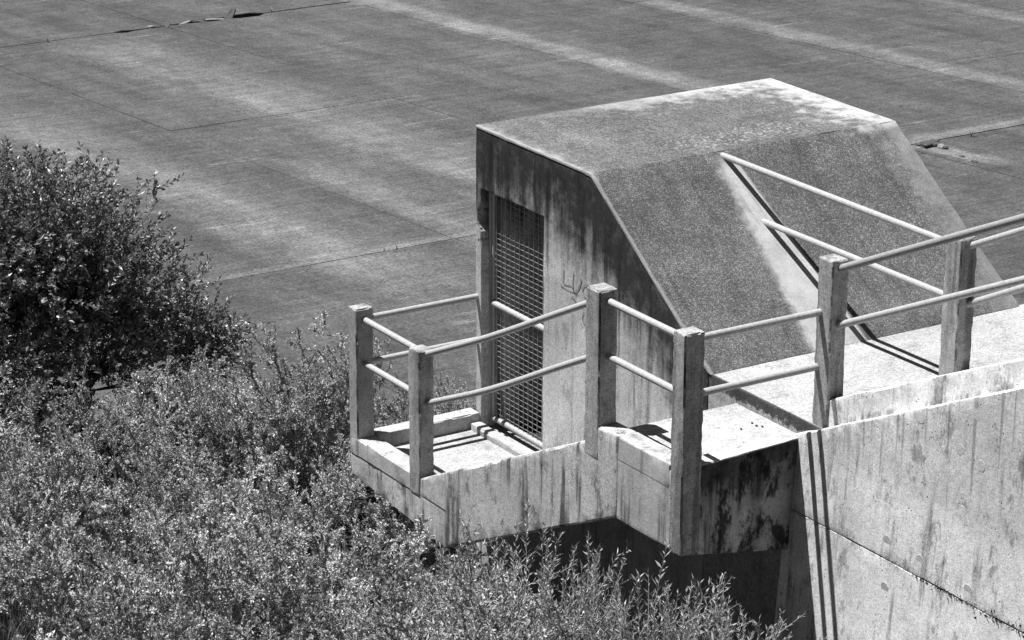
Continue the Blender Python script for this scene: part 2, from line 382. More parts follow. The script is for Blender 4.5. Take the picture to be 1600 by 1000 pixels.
pav = quad_sheet('pavement', [(-20, 4.0, apron_z(4) - 0.16), (60, 4.0, apron_z(4) - 0.16), (60, 90, apron_z(90) - 0.16), (-20, 90, apron_z(90) - 0.16)], M['joint'])
tag(pav, 'dark stained concrete apron of large slabs behind the hut', kind='structure')
def slab(x0, x1, y0, y1, i):
    """one slab of the apron, its rim slightly ragged, lying on the fall of the apron"""
    rs = random.Random(i * 31 + 5)
    def gap(v, ax): return {(13.6, 1): 0.034, (14.2, 1): 0.028, (32.4, 1): 0.03, (15.6, 0): 0.014, (20.0, 0): 0.014, (6.8, 0): 0.013, (11.2, 0): 0.007, (23.0, 1): 0.006, (23.6, 1): 0.006, (18.9, 1): 0.006}.get((round(v, 1), ax), 0.008)
    x0 += gap(x0, 0); x1 -= gap(x1, 0); y0 += gap(y0, 1); y1 -= gap(y1, 1)
    dz = rs.uniform(-0.006, 0.006); tx = rs.uniform(-0.0012, 0.0012); ty = rs.uniform(-0.0008, 0.0008)
    rim = []
    step = 0.22
    def edge(p, q, nrm):
        L = math.dist(p, q); n = max(2, int(L / step))
        for j in range(n):
            t = j / n; x = p[0] + (q[0] - p[0]) * t; y = p[1] + (q[1] - p[1]) * t
            w = 0.010 * noise.noise(Vector((x * 2.1, y * 2.1, i))) + 0.012 * max(0, noise.noise(Vector((x * 5, y * 5, 3))) - 0.3)
            # the sprung joint on the far left, and the broken corner right of the hut
            if abs(y - 32.4) < 0.1 and 10.2 < x < 13.5: w += max(0.02, 0.07 + 0.12 * noise.noise(Vector((x * 2.3, 2, y * 0.1)))) + (0.12 if 12.6 < x < 13.4 else 0)
            if j == 0: w = min(w, 0.004)
            rim.append((x + nrm[0] * w, y + nrm[1] * w))
    edge((x0, y0), (x1, y0), (0, 1)); edge((x1, y0), (x1, y1), (-1, 0)); edge((x1, y1), (x0, y1), (0, -1)); edge((x0, y1), (x0, y0), (1, 0))
    cx, cy = (x0 + x1) / 2, (y0 + y1) / 2
    z = lambda x, y: apron_z(y) + dz + tx * (x - cx) + ty * (y - cy)
    n = len(rim); V = [(x, y, z(x, y)) for x, y in rim]
    sh = [(cx + (x - cx) * (1 + 0.012 / max(0.6, abs(x - cx)) * 0.4), cy + (y - cy) * (1 + 0.002), z(x, y) - 0.014) for x, y in rim]
    V += sh + [(x, y, zz - 0.15) for x, y, zz in sh]
    F = [tuple(range(n))] + [(j, n + j, n + (j + 1) % n, (j + 1) % n) for j in range(n)] + [(n + j, 2 * n + j, 2 * n + (j + 1) % n, n + (j + 1) % n) for j in range(n)]
    me = bpy.data.meshes.new('slab'); me.from_pydata(V, [], F); me.update()
    bm = bmesh.new(); bm.from_mesh(me); bmesh.ops.recalc_face_normals(bm, faces=bm.faces); bm.to_mesh(me); bm.free()
    return link('slab', me, M['slab'], pav)
k = 0
XS = [-15.2, -10.8, -6.4, -2.0, 2.4, 6.8, 11.2, 15.6, 20.0, 24.4, 28.8, 33.2, 37.6]
for xi in range(len(XS) - 1):
    ys = [4.2, 13.6, 23.0, 32.4, 41.8, 51.2, 60.6] if XS[xi] < 15 else [4.2, 9.5, 14.2, 18.9, 28.3, 37.7, 51.2]
    for a, b in zip(ys, ys[1:]):
        slab(XS[xi], XS[xi + 1], a, b, k); k += 1

def bank_z(x, y):
    t = 7.0 - y
    z = apron_z(y) - 0.06 if t < 0 else apron_z(7.0) - 0.06 + 0.10 * t + 0.02 * max(0, t - 4) 
    if y < -4: z += 0.42 * (-4 - y) - 0.0
    z += 0.12 * noise.noise(Vector((x * 0.5, y * 0.5, 0))) * min(1, max(0, t / 3))
    if x > -1.6: z -= 0.5 * min(1, (x + 1.6) / 1.2) * min(1, max(0, t - 3) / 3)
    return z
gx = np.linspace(-34, 7, 84); gy = np.linspace(-34, 8.0, 86)
V = [(x, y, bank_z(x, y)) for y in gy for x in gx]; nx = len(gx)
F = [(j * nx + i, j * nx + i + 1, (j + 1) * nx + i + 1, (j + 1) * nx + i) for j in range(len(gy) - 1) for i in range(nx - 1)]
me = bpy.data.meshes.new('bank'); me.from_pydata(V, [], F); me.shade_smooth()
tag(link('bank', me, M['soil']), kind='structure')

# ------------------------------------------------------------------ the concrete hut
L, YB, ZR, YC = 3.475, 1.95, 1.325, -1.88
hut = tag(empty('concrete_hut', (0, 0, -1.7)), 'weathered concrete hut with flat top, long sloping side and wire mesh door', 'hut')
wall_poly = [(YB, -4.8), (YB, ZR - 0.032), (0.011, ZR - 0.032), (-1.826, 0.002), (-1.826, -4.8), (0.76, -4.8),
             (0.76, 0.725), (1.855, 0.725), (1.862, 0.60), (1.875, 0.55), (1.922, 0.50), (1.928, 0.40), (1.895, 0.33), (1.862, 0.29),
             (1.87, 0.22), (1.852, 0.14), (1.85, -0.5), (1.852, -4.8)]
front = solid('front_wall', wall_poly, 'x', 0.0, 0.2, M['hut_wall'], hut, bevel=0.008, chip=0.012)
front['label'] = 'door wall streaked black with algae below the roof edge'
back_poly = [(YB, -4.8), (YB, ZR - 0.032), (0.011, ZR - 0.032), (-1.826, 0.002), (-1.826, -4.8)]
solid('end_wall', back_poly, 'x', L - 0.2, L, M['hut_wall'], hut, bevel=0.008, grid=0.25)
box('back_wall', 0.203, L - 0.203, YB - 0.2, YB - 0.003, -4.8, ZR - 0.034, M['hut_wall'], hut, grid=0.3)
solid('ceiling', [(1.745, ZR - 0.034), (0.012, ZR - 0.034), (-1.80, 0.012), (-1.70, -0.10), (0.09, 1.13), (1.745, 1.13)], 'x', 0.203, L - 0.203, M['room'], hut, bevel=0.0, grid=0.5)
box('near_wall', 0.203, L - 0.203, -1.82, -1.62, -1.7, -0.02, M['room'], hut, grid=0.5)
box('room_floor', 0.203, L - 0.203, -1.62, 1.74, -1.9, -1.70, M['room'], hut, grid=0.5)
box('threshold_floor', 0.003, 0.203, 0.763, 1.849, -4.8, -1.705, M['landing_top'], hut, grid=0.2)
roof = solid('roof', [(YB + 0.003, ZR - 0.03), (YB + 0.003, ZR), (0.0, ZR), (YC, 0.0), (YC + 0.052, 0.0), (0.01, ZR - 0.03)], 'x', -0.005, L + 0.005,
      M['roof'], hut, bevel=0.009, chip=0.016, grid=0.09)
roof['label'] = 'dark exposed aggregate top and slope with pale worn edges'
box('sill', -0.13, -0.01, 0.80, 1.84, -1.72, -1.625, M['landing_top'], hut, bevel=0.02, chip=0.02)
# broken concrete lumps in the spalled jamb
for i in range(9):
    y = 1.90 + random.uniform(-0.03, 0.025); z = 0.22 + random.uniform(-0.10, 0.14)
    chunk('exposed_stone', (0.02 + random.uniform(-0.012, 0.05), y, z), (random.uniform(0.014, 0.028),) * 3, M['stone'], hut, 40 + i, 1)
# mesh door set in the opening
DX = 0.115
dfr = bpy.data.meshes.new('door')
door = tube('door', [(DX, 1.80, -1.63), (DX, 1.80, 0.705)], 0.020, M['gate_frame'], hut)
door['label'] = 'wire mesh door with pipe frame'
tube('stile', [(DX, 0.785, -1.63), (DX, 0.785, 0.705)], 0.020, M['gate_frame'], door)
tube('frame_pipe', [(DX - 0.005, 0.70, -1.60), (DX - 0.005, 1.80, -1.60)], 0.030, M['rail'], door)
tube('frame_pipe', [(DX - 0.012, 0.74, -0.42), (DX - 0.012, 1.80, -0.42)], 0.030, M['rail'], door)
tube('frame_pipe', [(DX, 0.785, 0.70), (DX, 1.80, 0.70)], 0.018, M['gate_frame'], door)
box('door_post', DX - 0.03, DX + 0.05, 1.825, 1.853, -1.69, 0.72, M['gate_frame'], hut, bevel=0.004, grid=0.3)
box('latch', DX - 0.05, DX - 0.015, 0.80, 0.83, -0.62, -0.42, M['gate_frame'], door, bevel=0.004, grid=0)
hw = vw = None
nrow = 42
for i in range(nrow):
    z = -1.565 + (0.70 - -1.565) * (i + 0.5) / nrow
    if hw is None:
        hw = tube('wire', [(DX - 0.004, 0.79, 0), (DX - 0.004, 1.30, 0.0), (DX - 0.004, 1.79, 0)], 0.0026, M['steel'], door, sides=6, caps=False); base = hw.location.copy(); o = hw
    else:
        o = hw.copy(); col.objects.link(o); o.parent = door
    o.location = base + Vector((random.uniform(-0.002, 0.002), 0, z)); o.rotation_euler.x = random.uniform(-0.002, 0.002)
for i in range(12):
    y = 0.80 + 0.98 * (i + 0.5) / 12
    if vw is None:
        vw = tube('wire', [(DX - 0.012, 0, -1.58), (DX - 0.012, 0, 0.69)], 0.0034, M['steel'], door, sides=6, caps=False); base = vw.location.copy(); o = vw
    else:
        o = vw.copy(); col.objects.link(o); o.parent = door
    o.location = base + Vector((0, y, 0))

# faded scribbles sprayed on the door wall
def pix_to(x, y, ax, val):
    d = FW + RT * ((x - 800) / FPX) - UP * ((y - 500) / FPX)
    return CAM + d * ((val - CAM[ax]) / d[ax])
def stroke(px, w):
    P = [pix_to(x, y, 0, -0.0035) for x, y in px]
    Q = []
    for i in range(len(P) - 1):
        for t in range(6):
            t /= 6; a = P[max(i - 1, 0)]; b = P[i]; c = P[i + 1]; d = P[min(i + 2, len(P) - 1)]
            Q.append(0.5 * ((2 * b) + (c - a) * t + (2 * a - 5 * b + 4 * c - d) * t * t + (3 * b - a - 3 * c + d) * t ** 3))
    Q.append(P[-1]); V = []; F = []
    for i, p in enumerate(Q):
        d = (Q[min(i + 1, len(Q) - 1)] - Q[max(i - 1, 0)]).normalized(); nrm = Vector((0, -d.z, d.y))
        ww = w * (0.7 + 0.5 * noise.noise(p * 9)) 
        V += [p + nrm * ww, p - nrm * ww]
        if i: F.append((2 * i - 2, 2 * i - 1, 2 * i + 1, 2 * i))
    me = bpy.data.meshes.new('scribble'); me.from_pydata([v[:] for v in V], [], F); return link('scribble', me, M['scribble'], front)
stroke([(881, 421), (880.5, 432), (881, 443), (887, 446), (893, 448), (900, 462)], 0.009)
stroke([(896, 426), (895, 442), (896, 455), (900, 458), (906, 446), (908, 436)], 0.010)
stroke([(876, 446), (886, 453), (898, 458), (906, 463)], 0.006)
stroke([(893, 463), (897, 468), (900, 473)], 0.012)
stroke([(919, 447), (913, 446), (910, 453), (912, 462), (917, 467)], 0.010)
stroke([(912, 489), (910, 498), (913, 507), (918, 509)], 0.007)

# ------------------------------------------------------------------ walkway level with the foot of the slope
walk = tag(box('walkway', 0.004, 3.62, -3.42, -1.829, -4.8, 0.0, M['walk'], bevel=0.012, chip=0.02), kind='structure')

# ------------------------------------------------------------------ cantilevered landings and the flight between them
XO, XI = -1.352, -1.15
st = tag(empty('landing_stair', (-0.7, 0, -1.7)), 'cantilevered concrete landings joined by a short flight below the mesh door', 'stairs')
solid('lower_slab', [(2.03, -1.955), (2.03, -1.70), (0.29, -1.70), (0.29, -2.095)], 'x', XO + 0.004, -0.004, M['landing'], st, chip=0.014)
box('floor_screed', XI - 0.02, -0.002, 0.30, 1.87, -1.71, -1.694, M['floor'], st, bevel=0.003)
box('kerb', XO - 0.002, XI, 0.735, 2.034, -1.735, -1.555, M['kerb'], st, bevel=0.015, chip=0.022)
box('kerb', XI + 0.002, -0.004, 1.862, 2.036, -1.735, -1.545, M['kerb'], st, bevel=0.015, chip=0.024)
solid('stringer', [(0.287, -2.095), (0.287, -1.735), (0.733, -1.735), (0.733, -1.56), (-1.975, -0.285), (-1.99, -0.107), (-2.45, -0.09), (-2.45, -0.81)], 'x',
      XO - 0.002, XI, M['landing'], st, bevel=0.024, chip=0.012)
solid('soffit_slab', [(0.287, -2.09), (0.287, -1.75), (-2.24, -0.40), (-2.45, -0.40), (-2.45, -0.812)], 'x', XI + 0.003, -0.004, M['landing'], st, grid=0.3)
for i in range(8):
    y1 = 0.40 - 0.33 * i; zt = -1.70 + 0.1733 * (i + 1)
    box('step', XI + 0.002, -0.003, y1 - 0.335, y1, zt - 0.28, zt, M['floor'], st, bevel=0.01, grid=0.2)
def skew(c):      # the shaded face runs back a little towards the stair wall
    return Vector((c.x, c.y + 0.088 * max(0.0, (c.x - XO) / 1.26) * min(1.0, max(0.0, (-2.46 - c.y) / 0.89)), c.z))
up = solid('upper_slab', [(XO, -0.815), (XO, -0.14), (-0.004, -0.14), (-0.004, -1.10)], 'y', -3.352, -2.453, M['upper_face'], st, chip=0.014, warp=skew)
up['label'] = 'haunched upper landing slab blotched black on its shaded face'
box('upper_floor', XI, 0.0, -3.17, -2.243, -0.3, -0.136, M['floor'], st, bevel=0.006, chip=0.012)
box('kerb', XO - 0.002, XI - 0.003, -3.19, -2.453, -0.30, -0.088, M['upper_face'], st, bevel=0.014, chip=0.02)
box('kerb', XI - 0.05, -0.096, -3.356, -3.173, -0.26, -0.082, M['upper_face'], st, bevel=0.014, chip=0.022, warp=skew)

# ------------------------------------------------------------------ tall stair wall rising towards the right edge
SL = 0.465
def wz(y): return 0.0 + SL * (-3.265 - y)
JZ = -0.70
def wx(z): return -0.136 - 0.07 * max(0.0, -0.08 - z)           # the face batters outwards towards its foot
def batter(c): return Vector((c.x + wx(c.z) + 0.136, c.y, c.z))
sw = tag(empty('stair_wall', (0.0, -6, -4.0)), 'tall sunlit concrete wall carrying a stair up towards the right edge', 'wall')
YE = -12.0
solid('upper_pour', [(-3.19, JZ + 0.0015), (-3.19, -0.075), (-3.30, -0.035), (YE, wz(YE)), (YE, JZ + 0.0015)], 'x', -0.1375, 0.16, M['wall'], sw, bevel=0.012, chip=0.008, grid=0.10, warp=batter)
solid('lower_pour', [(-3.19, -4.8), (-3.19, JZ - 0.0015), (YE, JZ - 0.0015), (YE, -4.8)], 'x', -0.136, 0.16, M['wall'], sw, bevel=0.004, chip=0.012, grid=0.10, seed=3.0, warp=batter)
solid('kerb', [(-3.415, -0.02), (-3.415, 0.255), (-3.45, 0.275), (YE, wz(YE) + 0.185), (YE, wz(YE) - 0.1)], 'x', 0.045, 0.22, M['wall'], sw, bevel=0.016, chip=0.006, rough=0.0015)
solid('kerb', [(-3.38, -0.02), (-3.38, 0.2), (YE, wz(YE) + 0.185), (YE, wz(YE) - 0.1)], 'x', 1.40, 1.6, M['wall'], sw, bevel=0.016, grid=0.3)
for i in range(24):
    y1 = -3.43 - 0.344 * i; zt = 0.16 * (i + 1)
    box('step', 0.222, 1.398, y1 - 0.35, y1, zt - 0.3, zt, M['floor'], sw, bevel=0.01, grid=0.3)
for i, (px, py) in enumerate(((1386, 845), (1438, 652), (1500, 702), (1528, 648), (1533, 728), (1497, 742), (1512, 922), (1382, 918), (1437, 876), (1503, 798))):
    p = pix_to(px, py, 0, -0.1375); p = pix_to(px, py, 0, wx(p.z) - 0.0015 * (p.z > JZ))
    bm = bmesh.new(); r = 0.045 + 0.012 * random.random()
    bmesh.ops.create_cone(bm, cap_ends=True, segments=22, radius1=r, radius2=r * 0.97, depth=0.0016)
    for v in bm.verts: v.co *= 1 + 0.08 * noise.noise(v.co * 30 + Vector((i, 0, 0)))
    bmesh.ops.rotate(bm, verts=bm.verts, cent=(0, 0, 0), matrix=Matrix.Rotation(math.radians(-90) - (0.07 if p.z < -0.08 else 0), 3, 'Y'))
    bmesh.ops.translate(bm, verts=bm.verts, vec=p)
    me = bpy.data.meshes.new('tie_hole_patch'); bm.to_mesh(me); bm.free(); link('tie_hole_patch', me, M['patch'], sw)
for i in range(150):                                                   # honeycombed stones along the cold joint
    t = random.random() ** 0.7; y = -4.4 - 2.2 * t
    z = JZ + random.gauss(0, 0.012 + 0.035 * t)
    s = random.uniform(0.006, 0.017) * (0.7 + 0.6 * t)
    chunk('joint_stone', (wx(z), y, z), (s * 0.14, s * 1.5, s), M['stone'] if random.random() < 0.6 else M['dark_stone'], sw, 300 + i, 1)

# ------------------------------------------------------------------ railings: concrete posts and pipes
RY = tag(empty('landing_railing', (-1.26, 0.8, -1.7)), 'concrete post and pipe railing round both landings, running on up the stair wall', 'railing')
def post(x0, x1, y0, y1, z0, z1, parent, seed):
    return box('post', x0, x1, y0, y1, z0, z1, M['post'], parent, bevel=0.014, chip=0.034, grid=0.05, rough=0.0015, seed=seed)
post(XO - 0.004, -1.172, 1.885, 2.040, -1.742, -0.262, RY, 1)
post(XO - 0.004, -1.20, 0.728, 0.92, -1.742, -0.335, RY, 2)
post(XO - 0.004, -1.175, -2.170, -1.965, -0.40, 1.062, RY, 3)
post(XO - 0.006, -1.165, -3.360, -3.195, -0.825, 1.045, RY, 4)
post(0.03, 0.195, -3.412, -3.225, -0.08, 1.425, RY, 5)
post(0.03, 0.20, -6.35, -6.17, 1.2, wz(-6.2) + 1.35, RY, 6)
R = 0.030
def rail(p, q, parent, mat='rail', r=R, sag=None):
    p, q = Vector(p), Vector(q); n = 10; pts = []
    for i in range(n + 1):
        t = i / n; v = p.lerp(q, t)
        if sag: v.z += sag * math.sin(math.pi * t) * (1 + 0.5 * math.sin(5 * t))
        pts.append(v)
    return tube('rail', pts, r, M[mat], parent)
XR = -1.262
for z in (-0.375, -0.815):
    rail((XR, 0.90, z), (XR, 1.90, z), RY)
    rail((-1.19, 1.925, z), (0.02, 1.925, z), RY)
rail((XR, 0.76, -0.376), (XR, -1.98, 0.920), RY, sag=-0.018)
rail((XR, 0.76, -0.853), (XR, -1.98, 0.445), RY, sag=-0.028)
for z, yy in ((0.966, -3.275), (0.495, -3.26)):
    rail((XR, -2.15, z), (XR, -3.21, z), RY)
    rail((-1.18, yy, z), (0.05, yy, z), RY)
rr = rail((0.115, -3.39, 1.347), (0.115, -6.25, 2.672), RY, 'rail_rust', 0.032)
rr['label'] = 'pipe rail with flaking rusty paint'
rail((0.115, -3.39, 0.870), (0.115, -6.25, 2.189), RY)
RF = tag(empty('walkway_railing', (1.47, -3.2, 0)), 'railing on one post beyond the stair, its two pipes running into the sloping roof', 'railing')
post(1.40, 1.575, -3.375, -3.175, -0.02, 1.372, RF, 8)
post(1.40, 1.575, -6.35, -6.17, 1.2, wz(-6.2) + 1.35, RF, 9)
rail((1.475, -3.19, 1.275), (1.425, -0.03, 1.290), RF)
rail((1.475, -3.19, 0.815), (1.425, -0.68, 0.828), RF)
rail((1.51, -3.36, 1.302), (1.51, -6.25, 2.70), RF)
rail((1.51, -3.36, 0.795), (1.51, -6.25, 2.25), RF)

# ------------------------------------------------------------------ foliage generators
def ribbon_tube(V, F, a, b, ra, rb):
    """three-sided tapering twig"""
    d = b - a; L_ = np.linalg.norm(d)
    if L_ < 1e-6: return
    d = d / L_; u = np.cross(d, (0.31, 0.2, 0.93)); u /= np.linalg.norm(u) + 1e-9; w = np.cross(d, u)
    i = len(V)
    for p, r in ((a, ra), (b, rb)):
        for t in (0, 2.094, 4.189): V.append(p + (u * math.cos(t) + w * math.sin(t)) * r)
    for j in range(3): F.append((i + j, i + (j + 1) % 3, i + 3 + (j + 1) % 3, i + 3 + j))

def unit(v): return v / (np.linalg.norm(v) + 1e-9)

def leaves_mesh(name, P, D, LN, W, fold=0.25, rng=RNG):
    """leaves as two folded halves each: P base, D direction, LN length, W half width"""
    n = len(P); P = np.array(P); D = np.array(D); LN = np.array(LN)[:, None]; W = np.array(W)[:, None]
    D /= np.linalg.norm(D, axis=1)[:, None] + 1e-9
    R_ = rng.normal(size=(n, 3)); S = np.cross(D, R_); S /= np.linalg.norm(S, axis=1)[:, None] + 1e-9
    N_ = np.cross(S, D)
    a = P; c = P + D * LN; m = P + D * LN * 0.45 - N_ * W * fold
    l = P + D * LN * 0.45 + S * W + N_ * W * fold; r = P + D * LN * 0.45 - S * W + N_ * W * fold
    V = np.stack([a, l, m, r, c], 1).reshape(-1, 3)
    i = np.arange(n)[:, None] * 5
    T = np.concatenate([i + [0, 2, 1], i + [1, 2, 4], i + [0, 3, 2], i + [2, 3, 4]], 1).reshape(-1, 3)
    me = bpy.data.meshes.new(name); me.from_pydata(V.tolist(), [], T.tolist()); return me

def tri_leaves(name, P, D, LN, W, rng=RNG):
    n = len(P); P = np.array(P); D = np.array(D); LN = np.array(LN)[:, None]; W = np.array(W)[:, None]
    D /= np.linalg.norm(D, axis=1)[:, None] + 1e-9
    R_ = rng.normal(size=(n, 3)); S = np.cross(D, R_); S /= np.linalg.norm(S, axis=1)[:, None] + 1e-9
    V = np.stack([P, P + D * LN * 0.5 + S * W, P + D * LN, P + D * LN * 0.5 - S * W], 1).reshape(-1, 3)
    i = np.arange(n)[:, None] * 4
    me = bpy.data.meshes.new(name); me.from_pydata(V.tolist(), [], (i + [0, 1, 2, 3]).tolist()); return me

def scrub(seed, h=1.5, spread=0.75, stems=11, leafy=1.0, bare=0.25):
    """thorny, small-leaved shrub: arching stems, side shoots, twigs with tiny leaves"""
    rg = np.random.default_rng(seed); V = []; F = []; P = []; D = []; LN = []; W = []
    for s in range(stems):
        a = rg.uniform(0, 6.283); p = np.array([rg.normal(0, 0.12), rg.normal(0, 0.12), -0.05])
        d = unit(np.array([math.cos(a) * spread * rg.uniform(0.2, 1.2), math.sin(a) * spread * rg.uniform(0.2, 1.2), 1.0]))
        hh = h * rg.uniform(0.65, 1.12); nseg = 8; r = 0.010
        for k_ in range(nseg):
            d = unit(d + rg.normal(0, 0.15, 3) + np.array([0, 0, 0.04])); q = p + d * hh / nseg
            r2 = 0.010 * (1 - (k_ + 1) / nseg) + 0.0022
            ribbon_tube(V, F, p, q, r, r2); r = r2
            if k_ >= 3:
                for b in range(5 if k_ > 4 else 2):
                    bd = unit(d * 0.7 + rg.normal(0, 0.62, 3) + np.array([0, 0, 0.22])); bl = hh * rg.uniform(0.10, 0.27) * (1.1 - k_ / nseg * 0.35)
                    bp = p + (q - p) * rg.random(); ns = 5; br = 0.0045
                    for j in range(ns):
                        bd = unit(bd + rg.normal(0, 0.13, 3) + np.array([0, 0, 0.03])); bq = bp + bd * bl / ns
                        ribbon_tube(V, F, bp, bq, br, br * 0.78); br *= 0.78
                        shoots = [(bp, bq, bd, 8 + 3 * j)]
                        for t in range(2 if j else 0):
                            td = unit(bd * 0.9 + rg.normal(0, 0.5, 3)); tp = bp + (bq - bp) * rg.random(); te = tp + td * rg.uniform(0.03, 0.075) * (1.4 - 0.2 * j)
                            ribbon_tube(V, F, tp, te, 0.0022, 0.0014); shoots.append((tp, te, td, 8))
                        for a0, b0, dd, cnt in shoots:
                            for u in range(int(cnt * leafy * rg.uniform(0.6, 1.3))):
                                f = rg.random(); P.append(a0 + (b0 - a0) * f); D.append(dd * 0.8 + rg.normal(0, 0.5, 3) + np.array([0, 0, 0.1]))
                                LN.append(rg.uniform(0.016, 0.034)); W.append(rg.uniform(0.004, 0.0072))
                        bp = bq
            p = q
    return V, F, P, D, LN, W

def mesh_vf(name, V, F):
    me = bpy.data.meshes.new(name); me.from_pydata([tuple(v) for v in V], [], F); return me

def scrub_parts(seed, **kw):
    V, F, P, D, LN, W = scrub(seed, **kw)
    a = mesh_vf('stems', V, F); a.materials.append(M['pale_bark'])
    b = tri_leaves('foliage', P, D, LN, W, np.random.default_rng(seed)); b.materials.append(M['scrub_leaf'])
    return a, b

# the thicket: four kinds of small-leaved shrub, scattered over the bank as one mass
variants = [scrub_parts(11), scrub_parts(12, h=1.3, spread=0.9, stems=12), scrub_parts(13, h=1.7, spread=0.6, stems=9, leafy=0.9), scrub_parts(14, h=1.2, spread=1.1, stems=12, leafy=1.0)]
lib = bpy.data.collections.new('thicket_shrubs')
for i, (a, b) in enumerate(variants):
    bm = bmesh.new(); bm.from_mesh(a); bm.faces.ensure_lookup_table()
    nb = len(bm.faces); bm.from_mesh(b); bm.faces.ensure_lookup_table()
    for j in range(nb, len(bm.faces)): bm.faces[j].material_index = 1
    me = bpy.data.meshes.new('thicket_shrub'); bm.to_mesh(me); bm.free()
    me.materials.append(M['pale_bark']); me.materials.append(M['scrub_leaf'])
    lib.objects.link(bpy.data.objects.new('thicket_shrub', me))

def to_px(p):
    d = Vector(p) - CAM; w = d.dot(FW)
    return 800 + FPX * d.dot(RT) / w, 500 - FPX * d.dot(UP) / w

pts = []; rots = []; scl = []; idx = []
rs = random.Random(3)
y = -5.0
while y < 8.6:
    x = -9.5
    while x < 3.2:
        X = x + rs.uniform(-0.45, 0.45); Y = y + rs.uniform(-0.45, 0.45); x += 0.92
        if X > -1.7 and -6.0 < Y < 2.5: continue
        if X > -1.6 and Y < 2.9: continue
        if X > -0.2 and Y > 6.4: continue
        Z = bank_z(X, Y); px, py = to_px((X, Y, Z + 0.6))
        if not (-160 < px < 1000 and py < 1330): continue
        s = rs.uniform(0.75, 1.3)
        goal = (572 if px < 300 else 535 if px < 560 else 590) + rs.uniform(0, 45)      # how high the scrub stands against the tree and the apron
        if px > 430 and Y < 2.5: goal = 730 + max(0, px - 520) * 0.95 + rs.uniform(0, 30)   # stays below the landing
        while s > 0.3 and to_px((X, Y, Z + 1.4 * s))[1] < goal: s *= 0.93
        if X > -2.15 and Y < 2.5 and s > 0.75: s = 0.75
        if Y < 6.3 and (rs.random() < 0.10 or noise.noise(Vector((X * 0.9, Y * 0.9, 4))) < -0.32): continue
        pts.append((X, Y, Z)); rots.append((rs.uniform(-0.12, 0.12), rs.uniform(-0.12, 0.12), rs.uniform(0, 6.28))); scl.append(s); idx.append(rs.randrange(4))
    y += 0.90
me = bpy.data.meshes.new('thicket'); me.from_pydata(pts, [], [])
at = me.attributes.new('rot', 'FLOAT_VECTOR', 'POINT'); at.data.foreach_set('vector', np.array(rots, dtype=np.float32).ravel())
at = me.attributes.new('scl', 'FLOAT', 'POINT'); at.data.foreach_set('value', np.array(scl, dtype=np.float32))
at = me.attributes.new('idx', 'INT', 'POINT'); at.data.foreach_set('value', np.array(idx, dtype=np.int32))
th = link('thicket', me, None)
tag(th, 'dense small-leaved thorny scrub covering the bank at lower left', 'scrub', kind='stuff')
ng = bpy.data.node_groups.new('scatter', 'GeometryNodeTree')
ng.interface.new_socket('Geometry', in_out='INPUT', socket_type='NodeSocketGeometry'); ng.interface.new_socket('Geometry', in_out='OUTPUT', socket_type='NodeSocketGeometry')
gi = ng.nodes.new('NodeGroupInput'); go = ng.nodes.new('NodeGroupOutput')
ip = ng.nodes.new('GeometryNodeInstanceOnPoints'); ci = ng.nodes.new('GeometryNodeCollectionInfo')
ci.inputs['Collection'].default_value = lib; ci.inputs['Separate Children'].default_value = True; ci.inputs['Reset Children'].default_value = True
def na(nm, ty):
    n = ng.nodes.new('GeometryNodeInputNamedAttribute'); n.data_type = ty; n.inputs['Name'].default_value = nm; return n.outputs[0]
ng.links.new(gi.outputs[0], ip.inputs['Points']); ng.links.new(ci.outputs[0], ip.inputs['Instance']); ip.inputs['Pick Instance'].default_value = True
ng.links.new(na('idx', 'INT'), ip.inputs['Instance Index']); ng.links.new(na('rot', 'FLOAT_VECTOR'), ip.inputs['Rotation']); ng.links.new(na('scl', 'FLOAT'), ip.inputs['Scale'])
ng.links.new(ip.outputs[0], go.inputs[0])
md = th.modifiers.new('scatter', 'NODES'); md.node_group = ng
print('thicket points', len(pts))

# shrubs that stand clear of the mass
def shrub_thing(loc, scale, rz, var, label, group='small-leaved shrubs standing clear of the thicket'):
    o = tag(empty('thorny_shrub', loc), label, 'shrub', group); o.scale = (scale,) * 3; o.rotation_euler.z = rz
    for nm, me_ in (('stems', variants[var][0]), ('foliage', variants[var][1])):
        c = bpy.data.objects.new(nm, me_); col.objects.link(c); c.parent = o
    return o
def ground_at(px, py, Y):
    p = pix_to(px, py, 1, Y); return (p.x, Y, bank_z(p.x, Y)), p.z
for px, py, Y, var, label in (
        (478, 520, 4.3, 2, 'twiggy shrub with bare upright shoots just left of the first railing post'),
        (415, 548, 4.6, 0, 'small-leaved shrub whose tips reach the drooping right side of the tree'),
        (690, 592, 4.2, 2, 'sparse shrub behind the lower landing, seen between the pipe rails'),
        (620, 600, 4.4, 0, 'shrub right behind the first railing post, under its lower pipe')):
    (gx_, gy_, gz_), zt = ground_at(px, py, Y)
    shrub_thing((gx_, gy_, gz_), (zt - gz_) / max(v.co.z for v in variants[var][0].vertices), random.uniform(0, 6), var, label)

shrub_thing((-0.75, 0.85, bank_z(-0.75, 0.85)), 0.75, 1.0, 0, 'shaded shrub growing underneath the lower landing')

